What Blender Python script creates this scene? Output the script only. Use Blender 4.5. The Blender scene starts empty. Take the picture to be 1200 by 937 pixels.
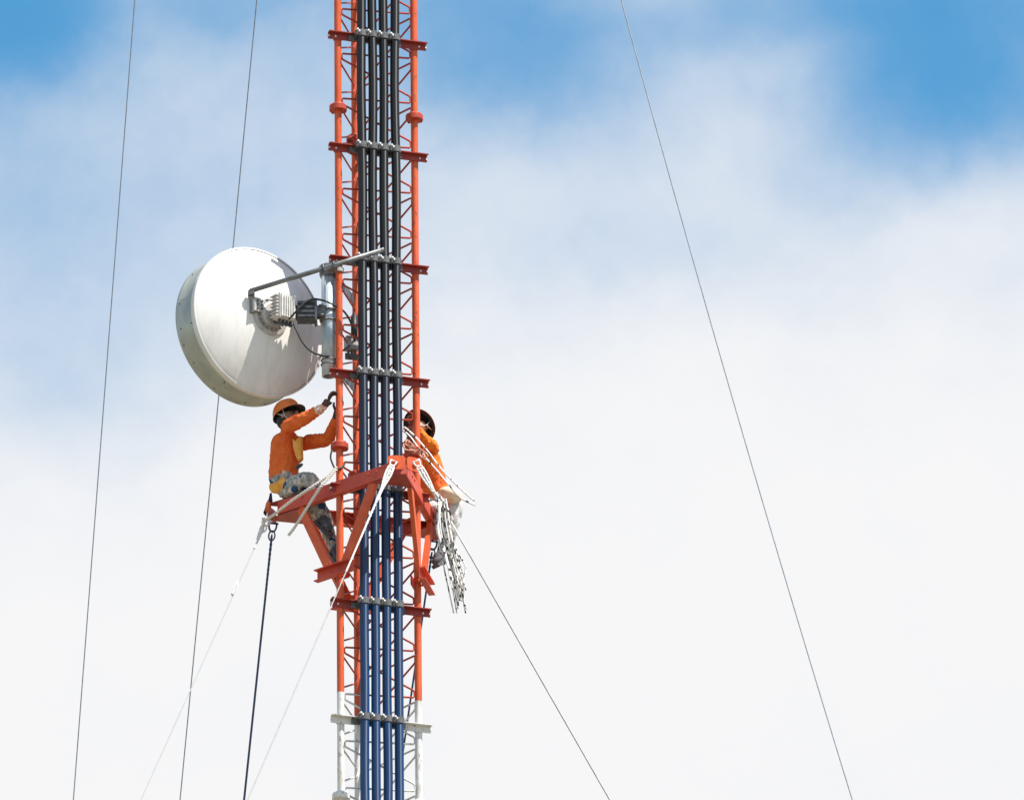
import bpy, math, random
from mathutils import Vector, Matrix, noise
random.seed(7)
R = math.radians
V = Vector
scene = bpy.context.scene
COL = scene.collection

# ------------------------------------------------------------------ camera
F = 14500.0                     # focal length in photo pixels (1200 wide)
CAM = V((0, -103.0, 1.6))
Z0 = 43.26                      # height of the torque arm frame
ROLL = R(0.58)

def basis(yaw, pitch):
    f = V((math.sin(yaw) * math.cos(pitch), math.cos(yaw) * math.cos(pitch), math.sin(pitch)))
    r = V((math.cos(yaw), -math.sin(yaw), 0))
    u = r.cross(f)
    c, s = math.cos(ROLL), math.sin(ROLL)
    return f, r * c - u * s, u * c + r * s

yaw, pitch = R(0.65), R(22.5)
for _ in range(30):
    f0, r0, u0 = basis(yaw, pitch)
    d = V((0, 0, Z0)) - CAM
    k = F / d.dot(f0)
    ex = 600 + d.dot(r0) * k - 435
    ey = 468.5 - d.dot(u0) * k - 589
    yaw += ex / F
    pitch -= ey / F
f0, r0, u0 = basis(yaw, pitch)

def at(px, py, y):
    """the point in the place that lies at depth y on the sight line of a photo pixel"""
    d = f0 * F + r0 * (px - 600) + u0 * (468.5 - py)
    return CAM + d * ((y - CAM.y) / d.y)

cam_d = bpy.data.cameras.new('camera')
cam_d.sensor_width = 36
cam_d.lens = 36 * F / 1200
cam_d.clip_start = 1
cam_d.clip_end = 20000
cam = bpy.data.objects.new('camera', cam_d)
COL.objects.link(cam)
m = Matrix((r0, u0, -f0)).transposed().to_4x4()
m.translation = CAM
cam.matrix_world = m
scene.camera = cam

# ------------------------------------------------------------------ materials
def new_mat(name):
    mt = bpy.data.materials.new(name)
    mt.use_nodes = True
    nt = mt.node_tree
    return mt, nt, nt.nodes['Principled BSDF']

def N(nt, kind, **kw):
    n = nt.nodes.new(kind)
    for k_, v_ in kw.items():
        setattr(n, k_, v_)
    return n

def ramp(nt, src, stops):
    r = N(nt, 'ShaderNodeValToRGB')
    e = r.color_ramp.elements
    while len(e) < len(stops):
        e.new(0.5)
    for i, (p, c) in enumerate(stops):
        e[i].position = p
        e[i].color = (*c, 1)
    nt.links.new(src, r.inputs[0])
    return r.outputs[0]

def noise_fac(nt, scale, detail=4, rough=0.6, stretch=(1, 1, 1)):
    g = N(nt, 'ShaderNodeNewGeometry')
    mp = N(nt, 'ShaderNodeMapping')
    mp.inputs['Scale'].default_value = stretch
    nt.links.new(g.outputs['Position'], mp.inputs['Vector'])
    n = N(nt, 'ShaderNodeTexNoise')
    n.inputs['Scale'].default_value = scale
    n.inputs['Detail'].default_value = detail
    n.inputs['Roughness'].default_value = rough
    nt.links.new(mp.outputs[0], n.inputs['Vector'])
    return n.outputs['Fac']

def bump(nt, bs, fac, strength, dist=0.01):
    b = N(nt, 'ShaderNodeBump')
    b.inputs['Strength'].default_value = strength
    b.inputs['Distance'].default_value = dist
    nt.links.new(fac, b.inputs['Height'])
    nt.links.new(b.outputs[0], bs.inputs['Normal'])

def mottled(name, a, b, scale=6, rough=0.5, metal=0.0, stretch=(1, 1, 1), lo=0.35, hi=0.65, bmp=0.0, spec=0.5, bscale=None, bdist=.01):
    mt, nt, bs = new_mat(name)
    fac = noise_fac(nt, scale, stretch=stretch)
    nt.links.new(ramp(nt, fac, [(lo, a), (hi, b)]), bs.inputs['Base Color'])
    bs.inputs['Roughness'].default_value = rough
    bs.inputs['Metallic'].default_value = metal
    bs.inputs['Specular IOR Level'].default_value = spec
    if bmp:
        bump(nt, bs, noise_fac(nt, bscale or scale * 3, 3, .55, (1, 1, .55) if bscale else (1, 1, 1)), bmp, bdist)
    return mt

BAND_TOP = at(397, 810, -0.312).z      # the paint changes from orange to white here
BAND_H = 8.4

def mast_paint(name='mast_band_paint', ca=None, cb=None):
    mt, nt, bs = new_mat(name)
    g = N(nt, 'ShaderNodeNewGeometry')
    sx = N(nt, 'ShaderNodeSeparateXYZ')
    nt.links.new(g.outputs['Position'], sx.inputs[0])
    wob = noise_fac(nt, 25)
    wm = N(nt, 'ShaderNodeMath', operation='MULTIPLY_ADD')
    nt.links.new(wob, wm.inputs[0])
    wm.inputs[1].default_value = 0.02
    nt.links.new(sx.outputs['Z'], wm.inputs[2])
    a = N(nt, 'ShaderNodeMath', operation='SUBTRACT')
    nt.links.new(wm.outputs[0], a.inputs[0])
    a.inputs[1].default_value = BAND_TOP
    dv = N(nt, 'ShaderNodeMath', operation='DIVIDE')
    nt.links.new(a.outputs[0], dv.inputs[0])
    dv.inputs[1].default_value = 2 * BAND_H
    fr = N(nt, 'ShaderNodeMath', operation='FRACT')
    nt.links.new(dv.outputs[0], fr.inputs[0])
    gt = N(nt, 'ShaderNodeMath', operation='GREATER_THAN')
    nt.links.new(fr.outputs[0], gt.inputs[0])
    gt.inputs[1].default_value = 0.5
    red = ramp(nt, noise_fac(nt, 9, 5, stretch=(1, 1, .35)), [(0.32, ca or ORANGE_A), (0.68, cb or ORANGE_B)])
    wht = ramp(nt, noise_fac(nt, 12, 5, stretch=(1, 1, .3)), [(0.25, (.52, .48, .42)), (0.45, (.80, .79, .76))])
    mx = N(nt, 'ShaderNodeMix', data_type='RGBA')
    nt.links.new(gt.outputs[0], mx.inputs['Factor'])
    nt.links.new(red, mx.inputs[6])
    nt.links.new(wht, mx.inputs[7])
    # rust specks and grime that ran down from the joints
    sp = noise_fac(nt, 38, 6, .7, (1, 1, .5))
    st = noise_fac(nt, 30, 4, .6, (1, 1, .06))
    am = N(nt, 'ShaderNodeMath', operation='MULTIPLY_ADD')
    nt.links.new(st, am.inputs[0]); am.inputs[1].default_value = .55
    nt.links.new(sp, am.inputs[2])
    mr = N(nt, 'ShaderNodeMapRange')
    mr.inputs['From Min'].default_value = .84
    mr.inputs['From Max'].default_value = .96
    mr.inputs['To Max'].default_value = .75
    nt.links.new(am.outputs[0], mr.inputs['Value'])
    m2 = N(nt, 'ShaderNodeMix', data_type='RGBA')
    nt.links.new(mr.outputs[0], m2.inputs['Factor'])
    nt.links.new(mx.outputs[2], m2.inputs[6])
    m2.inputs[7].default_value = (.16, .065, .04, 1)
    nt.links.new(m2.outputs[2], bs.inputs['Base Color'])
    bs.inputs['Roughness'].default_value = 0.42
    bs.inputs['Specular IOR Level'].default_value = .3
    return mt

ORANGE_A = (.64, .100, .036)
ORANGE_B = (.78, .145, .050)
M_PAINT = mast_paint()
M_PAINT_RED = mast_paint('mast_bracket_paint', (.30, .040, .034), (.40, .060, .045))
M_PAINT_BAR = mast_paint('mast_bar_paint', (.46, .060, .036), (.58, .085, .042))
M_ORANGE = mottled('orange_steel_paint', ORANGE_A, ORANGE_B, 8, .42, spec=.3)
M_ORANGE_WORN = mottled('worn_orange_paint', (.32, .05, .04), (.50, .085, .055), 10, .5, bmp=.15)
M_BEAM = mottled('red_beam_paint', (.54, .074, .045), (.70, .108, .053), 8, .45, bmp=.12, spec=.35)
M_GALV = mottled('galvanised_steel', (.34, .46, .56), (.72, .76, .79), 14, .4, .35, (1, 1, .25))
M_GALV_DARK = mottled('weathered_steel', (.10, .105, .11), (.24, .24, .245), 18, .5, .5)
M_STRUT = mottled('grey_strut_steel', (.15, .155, .16), (.24, .25, .255), 12, .45, .3)
M_CAST = mottled('dark_cast_alloy', (.055, .06, .07), (.12, .125, .14), 25, .5, .3)
M_LIGHT_CAST = mottled('pale_cast_alloy', (.42, .41, .40), (.60, .58, .56), 18, .45, .2)
M_DISH = mottled('white_dish_coating', (.75, .73, .70), (.85, .835, .815), 7, .45, stretch=(1.6, 1.6, .35), lo=.3, hi=.55)
M_SHROUD = mottled('shroud_aluminium', (.36, .39, .36), (.50, .52, .48), 5, .33, .35, (1, 1, .5))
M_RADOME = mottled('radome_fabric', (.55, .55, .55), (.66, .66, .66), 6, .6)
M_BOLT = mottled('bright_bolt_steel', (.62, .62, .62), (.80, .80, .80), 40, .35, .3)
M_RUBBER = mottled('black_cable_rubber', (.015, .016, .018), (.03, .03, .032), 30, .5)
M_WHITE_GRIP = mottled('white_guy_grip', (.72, .71, .68), (.88, .87, .85), 60, .55)
M_WIRE = mottled('steel_guy_wire', (.22, .25, .30), (.32, .35, .40), 20, .5, .3)
M_WIRE_PALE = mottled('pale_grey_guy_wire', (.36, .36, .37), (.48, .48, .49), 20, .5)
M_WIRE_WHITE = mottled('pale_guy_wire', (.42, .42, .43), (.50, .50, .50), 20, .5)
M_WIRE_BLUE = mottled('dark_blue_guy_wire', (.025, .05, .12), (.05, .08, .17), 40, .5)
M_ROPE = mottled('cream_rope', (.46, .40, .32), (.84, .80, .74), 95, .85, lo=.30, hi=.46)
M_SHIRT = mottled('orange_work_shirt', (.84, .145, .035), (.93, .21, .05), 9, .85, bmp=.8, bscale=17, bdist=.05, spec=.2)
M_SHIRT_SUN = mottled('amber_work_shirt', (.84, .18, .025), (.94, .26, .035), 9, .85, bmp=.8, bscale=17, bdist=.05, spec=.2)
M_CUFF = mottled('patterned_cuff', (.74, .20, .10), (.88, .74, .64), 48, .85, lo=.42, hi=.55)
M_POUCH = mottled('yellow_pouch_cloth', (.85, .32, .03), (.93, .50, .12), 22, .8, bmp=.3)
M_GLOVE = mottled('dark_brown_glove', (.07, .035, .035), (.12, .065, .06), 40, .8)
M_SKIN = mottled('tanned_skin', (.30, .15, .09), (.38, .20, .13), 15, .55)
M_HAIR = mottled('black_hair', (.012, .011, .012), (.03, .028, .028), 60, .6)
M_HELMET = mottled('orange_helmet_shell', (.80, .17, .03), (.90, .24, .05), 14, .3)
M_LINER = mottled('dark_helmet_lining', (.025, .024, .03), (.06, .055, .065), 30, .8)
M_STRAP = mottled('pale_strap', (.68, .56, .48), (.80, .72, .66), 40, .8)
M_BOOT = mottled('dark_boot_leather', (.05, .05, .06), (.14, .14, .16), 30, .7)
M_CREAM = mottled('cream_canvas', (.74, .56, .36), (.86, .78, .64), 18, .85, bmp=.4)
M_PALE_TROUSER = mottled('pale_grey_trousers', (.48, .46, .47), (.74, .72, .72), 12, .85, bmp=.4)
M_NAVY = mottled('navy_cloth', (.02, .02, .06), (.04, .04, .10), 30, .85)

def camo():
    mt, nt, bs = new_mat('patterned_trousers')
    base = ramp(nt, noise_fac(nt, 26, 3, .6, (1, 1, .7)),
                [(.28, (.13, .13, .125)), (.40, (.30, .30, .28)), (.51, (.42, .42, .385)), (.58, (.62, .58, .53)), (.65, (.80, .64, .56))])
    blue = noise_fac(nt, 11, 1, .5)
    gt = N(nt, 'ShaderNodeMath', operation='GREATER_THAN')
    nt.links.new(blue, gt.inputs[0])
    gt.inputs[1].default_value = 0.63
    mx = N(nt, 'ShaderNodeMix', data_type='RGBA')
    nt.links.new(gt.outputs[0], mx.inputs['Factor'])
    nt.links.new(base, mx.inputs[6])
    mx.inputs[7].default_value = (.02, .075, .19, 1)
    nt.links.new(mx.outputs[2], bs.inputs['Base Color'])
    bs.inputs['Roughness'].default_value = .85
    bump(nt, bs, noise_fac(nt, 30), .5)
    return mt
M_CAMO = camo()

def flecked():
    mt, nt, bs = new_mat('black_flecked_rope')
    c = ramp(nt, noise_fac(nt, 30, 1, .4, (1.2, 1.2, .75)), [(.40, (.03, .03, .04)), (.42, (.42, .40, .39)), (.44, (.88, .85, .82))])
    nt.links.new(c, bs.inputs['Base Color'])
    bs.inputs['Roughness'].default_value = .85
    return mt
M_FLECK = flecked()
M_KNOT = mottled('red_stained_rope', (.50, .11, .05), (.80, .52, .40), 40, .85, lo=.42, hi=.6)

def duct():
    """black pipe jacket; blue put in down the run imitates haze and lifted shadows"""
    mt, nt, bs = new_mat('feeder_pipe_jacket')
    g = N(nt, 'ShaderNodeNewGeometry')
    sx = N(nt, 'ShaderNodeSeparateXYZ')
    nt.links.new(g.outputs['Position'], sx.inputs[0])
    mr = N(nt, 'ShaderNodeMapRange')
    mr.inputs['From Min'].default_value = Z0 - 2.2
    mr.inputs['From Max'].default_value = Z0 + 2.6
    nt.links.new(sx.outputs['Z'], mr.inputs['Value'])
    c = ramp(nt, mr.outputs[0], [(0, (.003, .045, .15)), (.42, (.005, .030, .095)), (.7, (.007, .012, .026)), (1, (.007, .008, .011))])  # hazy blue of lifted shadows put into the black jacket colour by height
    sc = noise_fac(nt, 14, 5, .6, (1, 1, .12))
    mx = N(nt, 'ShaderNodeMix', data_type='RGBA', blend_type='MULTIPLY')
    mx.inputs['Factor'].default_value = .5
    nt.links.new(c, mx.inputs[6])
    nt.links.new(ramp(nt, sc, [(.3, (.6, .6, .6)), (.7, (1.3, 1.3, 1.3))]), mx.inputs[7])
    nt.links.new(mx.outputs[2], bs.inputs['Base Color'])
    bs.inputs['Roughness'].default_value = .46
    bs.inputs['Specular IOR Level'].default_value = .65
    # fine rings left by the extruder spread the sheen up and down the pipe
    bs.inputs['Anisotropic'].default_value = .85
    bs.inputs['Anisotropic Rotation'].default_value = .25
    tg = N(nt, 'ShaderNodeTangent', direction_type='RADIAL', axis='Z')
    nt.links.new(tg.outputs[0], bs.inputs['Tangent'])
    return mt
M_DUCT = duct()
M_CLAMP = mottled('pipe_clamp_polymer', (.085, .085, .09), (.16, .16, .165), 40, .5)

# ------------------------------------------------------------------ mesh builder
class MB:
    def __init__(s):
        s.v, s.f, s.m, s.sm = [], [], [], []

    def add(s, verts, faces, mi=0, smooth=False):
        o = len(s.v)
        s.v += [V(p) for p in verts]
        for fc in faces:
            s.f.append([i + o for i in fc])
            s.m.append(mi)
            s.sm.append(smooth)

    def box(s, c, ax, ay, az, mi=0):
        """centre and three half-axis vectors"""
        c, ax, ay, az = V(c), V(ax), V(ay), V(az)
        p = [c + ax * i + ay * j + az * k for k in (-1, 1) for j in (-1, 1) for i in (-1, 1)]
        fc = [(0, 2, 3, 1), (4, 5, 7, 6), (0, 1, 5, 4), (2, 6, 7, 3), (0, 4, 6, 2), (1, 3, 7, 5)]
        if ax.cross(ay).dot(az) < 0:
            fc = [tuple(reversed(q)) for q in fc]
        s.add(p, fc, mi)

    def prism(s, poly, ext, mi=0):
        poly = [V(p) for p in poly]
        ext = V(ext)
        n = len(poly)
        nrm = (poly[1] - poly[0]).cross(poly[2] - poly[0])
        if nrm.dot(ext) > 0:
            poly = poly[::-1]
        a = poly + [p + ext for p in poly]
        fc = [tuple(range(n)), tuple(range(2 * n - 1, n - 1, -1))]
        for i in range(n):
            j = (i + 1) % n
            fc.append((j, i, i + n, j + n))
        s.add(a, fc, mi)

    def tube(s, pts, r, n=8, mi=0, cap=True, smooth=True):
        pts = [V(p) for p in pts]
        rr = r if isinstance(r, (list, tuple)) else [r] * len(pts)
        T = []
        for i in range(len(pts)):
            a = pts[max(i - 1, 0)]
            b = pts[min(i + 1, len(pts) - 1)]
            T.append((b - a).normalized())
        t = T[0]
        x = t.cross(V((0, 0, 1)))
        if x.length < 1e-3:
            x = t.cross(V((1, 0, 0)))
        x.normalize()
        vs = []
        for i, p in enumerate(pts):
            t = T[i]
            x = (x - t * x.dot(t)).normalized()
            y = t.cross(x)
            for k in range(n):
                a = 2 * math.pi * k / n
                vs.append(p + (x * math.cos(a) + y * math.sin(a)) * rr[i])
        fs = []
        for i in range(len(pts) - 1):
            for k in range(n):
                k2 = (k + 1) % n
                fs.append((i * n + k, i * n + k2, (i + 1) * n + k2, (i + 1) * n + k))
        s.add(vs, fs, mi, smooth)
        if cap:
            o = len(s.v) - len(vs)
            s.f.append([o + k for k in range(n)][::-1]); s.m.append(mi); s.sm.append(False)
            e = o + (len(pts) - 1) * n
            s.f.append([e + k for k in range(n)]); s.m.append(mi); s.sm.append(False)

    def lathe(s, prof, org, axis, n=48, mi=0, smooth=True):
        """prof: (radius, distance along axis)"""
        axis = V(axis).normalized()
        x = axis.cross(V((0, 0, 1)))
        if x.length < 1e-3:
            x = V((1, 0, 0))
        x.normalize()
        y = axis.cross(x)
        vs = []
        for (r, h) in prof:
            for k in range(n):
                a = 2 * math.pi * k / n
                vs.append(V(org) + axis * h + (x * math.cos(a) + y * math.sin(a)) * max(r, 1e-4))
        fs = []
        for i in range(len(prof) - 1):
            for k in range(n):
                k2 = (k + 1) % n
                fs.append((i * n + k, i * n + k2, (i + 1) * n + k2, (i + 1) * n + k))
        s.add(vs, fs, mi, smooth)

    def blob(s, c, ax, ay, az, mi=0, nu=12, nv=8):
        c, ax, ay, az = V(c), V(ax), V(ay), V(az)
        vs, fs = [], []
        for j in range(nv + 1):
            t = math.pi * j / nv
            for i in range(nu):
                a = 2 * math.pi * i / nu
                vs.append(c + ax * math.cos(a) * max(math.sin(t), 1e-3) + ay * math.sin(a) * max(math.sin(t), 1e-3) + az * math.cos(t))
        for j in range(nv):
            for i in range(nu):
                i2 = (i + 1) % nu
                fs.append((j * nu + i, (j + 1) * nu + i, (j + 1) * nu + i2, j * nu + i2))
        s.add(vs, fs, mi, True)

    def build(s, name, mats, parent=None, origin=None):
        if not isinstance(mats, (list, tuple)):
            mats = [mats]
        org = V(origin) if origin is not None else world_loc(parent)
        me = bpy.data.meshes.new(name)
        me.from_pydata([p - org for p in s.v], [], s.f)
        for mt in mats:
            me.materials.append(mt)
        me.polygons.foreach_set('material_index', s.m)
        me.polygons.foreach_set('use_smooth', s.sm)
        me.update()
        o = bpy.data.objects.new(name, me)
        COL.objects.link(o)
        if parent is not None:
            o.parent = parent
            o.location = org - world_loc(parent)
        else:
            o.location = org
        return o

def world_loc(o):
    p = V((0, 0, 0))
    while o is not None:
        p = p + o.location
        o = o.parent
    return p

def tag(o, label=None, cat=None, group=None, kind=None):
    if label: o['label'] = label
    if cat: o['category'] = cat
    if group: o['group'] = group
    if kind: o['kind'] = kind
    return o

def thing(name, label, cat, loc, group=None):
    o = bpy.data.objects.new(name, None)
    o.empty_display_size = .1
    o.location = loc
    COL.objects.link(o)
    return tag(o, label, cat, group)

def copy_part(o, delta, parent=None):
    c = o.copy()
    COL.objects.link(c)
    c.parent = parent if parent is not None else o.parent
    c.location = o.location + V(delta)
    return c

UP = V((0, 0, 1))

# ------------------------------------------------------------------ ground
g = MB()
g.add([(-4000, -4000, 0), (4000, -4000, 0), (4000, 4000, 0), (-4000, 4000, 0)], [(0, 1, 2, 3)])
ground = g.build('ground', mottled('dry_grass_ground', (.12, .11, .07), (.26, .22, .16), .35, .95))
tag(ground, kind='structure')

# ------------------------------------------------------------------ lattice mast
RAD = 0.42
def pol(deg, r):
    return V((math.cos(R(deg)) * r, math.sin(R(deg)) * r, 0))
LEG_A, LEG_B, LEG_C = pol(-132, RAD), pol(-12, RAD), pol(108, RAD)     # left front, right, back
TOP = 62.0
LR = .0325
mast = thing('lattice_mast', 'slender triangular orange and white lattice mast with bolted pipe legs', 'mast', (0, 0, 0))

legs = []
for P in (LEG_A, LEG_B, LEG_C):
    b = MB()
    b.tube([P + UP * z for z in (0, 20, 40, 50, TOP)], LR, 20)
    legs.append(b.build('leg', M_PAINT, mast))

# bolted couplings of the pipe sections
zf = at(396.5, 127, LEG_A.y).z
zf2 = at(398.5, 523, LEG_A.y).z
for P, lg in zip((LEG_A, LEG_B, LEG_C), legs):
    b = MB()
    c = P + UP * zf
    b.lathe([(LR, .045), (.055, .042), (.066, .022), (.080, .020), (.080, .002), (.080, -.002), (.080, -.024), (.074, -.027), (LR, -.028)], c, UP, 28, smooth=False)
    for k in range(6):
        q = c + pol(60 * k + 20, .066)
        b.tube([q - UP * .036, q + UP * .034], .009, 6)
    f1 = b.build('pipe_flange', M_PAINT_BAR, lg)
    copy_part(f1, (0, 0, zf2 - zf), lg)
    copy_part(f1, (0, 0, 2.012 * (zf2 - zf)), lg)
    copy_part(f1, (0, 0, zf - zf2), lg)

zn = at(400.8, 10, LEG_A.y).z
PER = (at(400.8, 10, LEG_A.y).z - at(403, 703, LEG_A.y).z) / 13.0
def zigzag(P, Q, pts):
    d = (Q - P).normalized() * (LR + .004)
    a, c = P + d, Q - d
    path = []
    top = int((TOP - zn) / PER)
    for i in range(-top + 1, int(zn / PER) - 1):
        for (w, z) in pts:
            path.append((a if w == 0 else c) + UP * (zn - i * PER + z))
    b = MB()
    # the bar is bent at every leg: one continuous run of round rod
    run = []
    for j, p in enumerate(path):
        if 0 < j < len(path) - 1:
            run.append(p + (path[j - 1] - p).normalized() * .012)
            run.append(p + (path[j + 1] - p).normalized() * .012)
        else:
            run.append(p)
    b.tube(run, .0092, 6, smooth=True)
    return b.build('lattice_bar', M_PAINT_BAR, mast)
zigzag(LEG_A, LEG_B, [(0, 0), (0, -.054), (1, -.343), (1, -.406)])
zigzag(LEG_A, LEG_C, [(0, .067), (0, -.054), (1, -.02), (1, -.085)])
zigzag(LEG_B, LEG_C, [(0, .01), (0, -.06), (1, -.490), (1, -.500)])

# angle irons across the front face that carry the pipes
fd = (LEG_B - LEG_A).normalized()
fn = V((fd.y, -fd.x, 0))                       # outward normal of the front face
if fn.y > 0: fn = -fn
zb0 = at(397, 45, LEG_A.y).z
BSP = (at(397, 45, LEG_A.y).z - at(399, 845, LEG_A.y).z) / 6.0
def bracket_mesh(z):
    b = MB()
    face = fn * (LR + .004)
    mid = (LEG_A + LEG_B) / 2 + face + UP * z
    half = (LEG_B - LEG_A).length / 2 + .105
    b.box(mid, fd * half, fn * .004, UP * .032)
    b.box(mid + fn * .0285 + UP * .0305, fd * half, fn * .0235, UP * .004)
    for s_ in (-1, 1):
        for e in (.105 - .0, .105 - .065):
            q = mid + fd * s_ * (half - e + .035) - UP * .004
            b.tube([q - fn * .006, q + fn * .014], .009, 6, 1)
    # u-bolts round the two front legs
    for P in (LEG_A, LEG_B):
        q = P + UP * (z - .012)
        b.tube([q + fn * .04 - fd * .041, q - fd * .041, q - fd * .028 - fn * .028, q - fn * .041, q + fd * .028 - fn * .028, q + fd * .041, q + fn * .04 + fd * .041], .006, 6, 0)
    # dark backing strip of the pipe hangers
    b.box(mid + fn * .017 - UP * .006 - fd * .03, fd * .25, fn * .012, UP * .024, 2)
    return b
br = bracket_mesh(zb0).build('cable_bracket', [M_PAINT_RED, M_BOLT, M_CLAMP], mast)
for k in range(1, 7):
    copy_part(br, (0, 0, -k * BSP))
copy_part(br, (0, 0, BSP))
copy_part(br, (0, 0, -7 * BSP))
# matching short angles on the left rear face
bd = (LEG_C - LEG_A).normalized()
bn = V((-bd.y, bd.x, 0))
if bn.x > 0: bn = -bn
b = MB()
mid = (LEG_A + LEG_C) / 2 + bn * (-LR - .01) + UP * (zb0 - .03)
b.box(mid + bd * .1, bd * .25, bn * .004, UP * .026)
b.box(mid - bn * .025 + UP * .026 + bd * .1, bd * .25, bn * .022, UP * .0035)
rb = b.build('rear_angle', M_PAINT_RED, mast)
rb.location.z -= BSP - .20

# ------------------------------------------------------------------ four feeder pipes
PR = .0415
pipe_off = fn * (LR + .004 + .03 + PR + .012)
pipe_x = [423.6, 436.2, 449.2, 462.8]
plabels = ['leftmost of the four dark pipes clamped to the mast front',
           'second from the left of the four dark pipes clamped to the mast',
           'third from the left of the four dark pipes clamped to the mast',
           'rightmost of the four dark pipes clamped to the mast front']
def on_face(px, py):
    """point on the pipes' plane in front of the mast's front face"""
    o = LEG_A + pipe_off
    d = f0 * F + r0 * (px - 600) + u0 * (468.5 - py)
    t = (o - CAM).dot(fn) / d.dot(fn)
    return CAM + d * t
base_p = None
for i, px in enumerate(pipe_x):
    q = on_face(px, 60)
    q.z = 0
    if base_p is None:
        root = thing('feeder_pipe', plabels[0], 'pipe', q, 'dark pipes up the mast front')
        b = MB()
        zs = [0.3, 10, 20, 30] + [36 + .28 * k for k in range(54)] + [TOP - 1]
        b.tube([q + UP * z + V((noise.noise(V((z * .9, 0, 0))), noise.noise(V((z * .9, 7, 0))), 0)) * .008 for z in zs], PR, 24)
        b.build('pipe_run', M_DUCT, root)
        b = MB()
        zc = zb0 + .018
        c = q + UP * zc
        b.lathe([(PR, -.030), (PR + .007, -.029), (PR + .007, .029), (PR, .030)], c, UP, 20, smooth=False)
        b.box(c - fn * .045, fd * .040, fn * .022, UP * .027)
        b.box(c - fd * (PR + .012) + fn * .012, fd * .012, fn * .016, UP * .022)
        b.tube([c - fd * (PR + .014) + fn * .02 + UP * .02, c - fd * (PR + .004) + fn * .046 + UP * .028], .0095, 8, 1)
        b.blob(c - fd * (PR - .008) + fn * (PR + .005) + UP * .006, fd * .011, fn * .008, UP * .013, 1, 8, 6)
        cl = b.build('clamp', [M_CLAMP, M_BOLT], root)
        for k in range(-1, 8):
            if k: copy_part(cl, (0, 0, -k * BSP))
        base_p = root
    else:
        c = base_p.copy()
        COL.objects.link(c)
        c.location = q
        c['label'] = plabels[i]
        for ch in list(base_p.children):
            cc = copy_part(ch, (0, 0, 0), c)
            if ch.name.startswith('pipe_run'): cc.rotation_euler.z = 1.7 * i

# ------------------------------------------------------------------ torque arm frame that the guys pull on
PA = .955
CF, CL, CR_ = pol(-72, PA), pol(168, PA), pol(48, PA)     # front, left and rear right corner
frame = thing('torque_arm_frame', 'triangular orange steel frame bolted round the mast that anchors guy wires', 'guy frame', (0, 0, Z0))
corners = [CF, CL, CR_]
BH = .062                                            # half height of the beams
def channel(b, a, c, out, h, fl, t, mi=0, inward=True):
    """channel section from a to c, web facing out"""
    d = (c - a)
    L = d.length / 2
    d.normalize()
    up = d.cross(out).normalized()
    if up.z < 0: up = -up
    mid = (a + c) / 2
    s_ = -1 if inward else 1
    b.box(mid, d * L, out * t, up * h, mi)
    for q in (-1, 1):
        b.box(mid + out * s_ * (t + fl / 2 + .0005) + up * q * (h - t), d * L, out * (fl / 2), up * t, mi)

strut_br = []
for i in range(3):
    a, c = corners[i], corners[(i + 1) % 3]
    d = (c - a).normalized()
    out = V((d.y, -d.x, 0))
    if out.dot((a + c) / 2) < 0: out = -out
    b = MB()
    channel(b, a + d * .13 + UP * Z0, c - d * .13 + UP * Z0, out, BH, .055, .004)
    # bolts along the web
    for t_ in (.2, .26, .74, .80):
        q = a.lerp(c, t_) + UP * (Z0 + .02)
        b.tube([q, q + out * .014], .011, 6)
    b.build('beam', M_BEAM, frame)
    # short channel clamped to the leg lower down
    mid = (a + c) / 2
    zl = Z0 - .80
    b = MB()
    channel(b, mid - d * .215 + out * .004 + UP * zl, mid + d * .215 + out * .004 + UP * zl, out, .055, .05, .0045, inward=False)
    P = mid.normalized() * RAD
    for s_ in (-1, 1):
        for dz in (-.02, .02):
            q = mid + d * s_ * .045 + UP * (zl + dz)
            b.tube([q - out * .08, q + out * .018], .008, 6)
    b.box(P - out * (LR + .012) + UP * zl, d * .07, out * .006, UP * .045)
    b.build('leg_channel', M_BEAM, frame)
    # two struts rising from it to the beam
    for s_, t_ in ((-1, .235), (1, .765)):
        top = a.lerp(c, t_) - out * .032 + UP * (Z0 - BH)
        bot = mid + d * s_ * .075 - out * .030 + UP * (zl + .02)
        ax = (top - bot).normalized()
        wd = ax.cross(out).normalized()
        b = MB()
        L = (top - bot).length / 2
        cm = (top + bot) / 2
        b.box(cm + out * .020, ax * L, wd * .043, out * .004)
        b.box(cm - wd * .0385, ax * L, wd * .004, out * .0155)
        b.box(cm + wd * .0385, ax * L, wd * .004, out * .0155)
        for e in (.9, .8):
            q = cm - ax * L * e + out * .024
            b.tube([q, q + out * .012], .009, 6)
        b.build('strut', M_ORANGE, frame)

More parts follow.
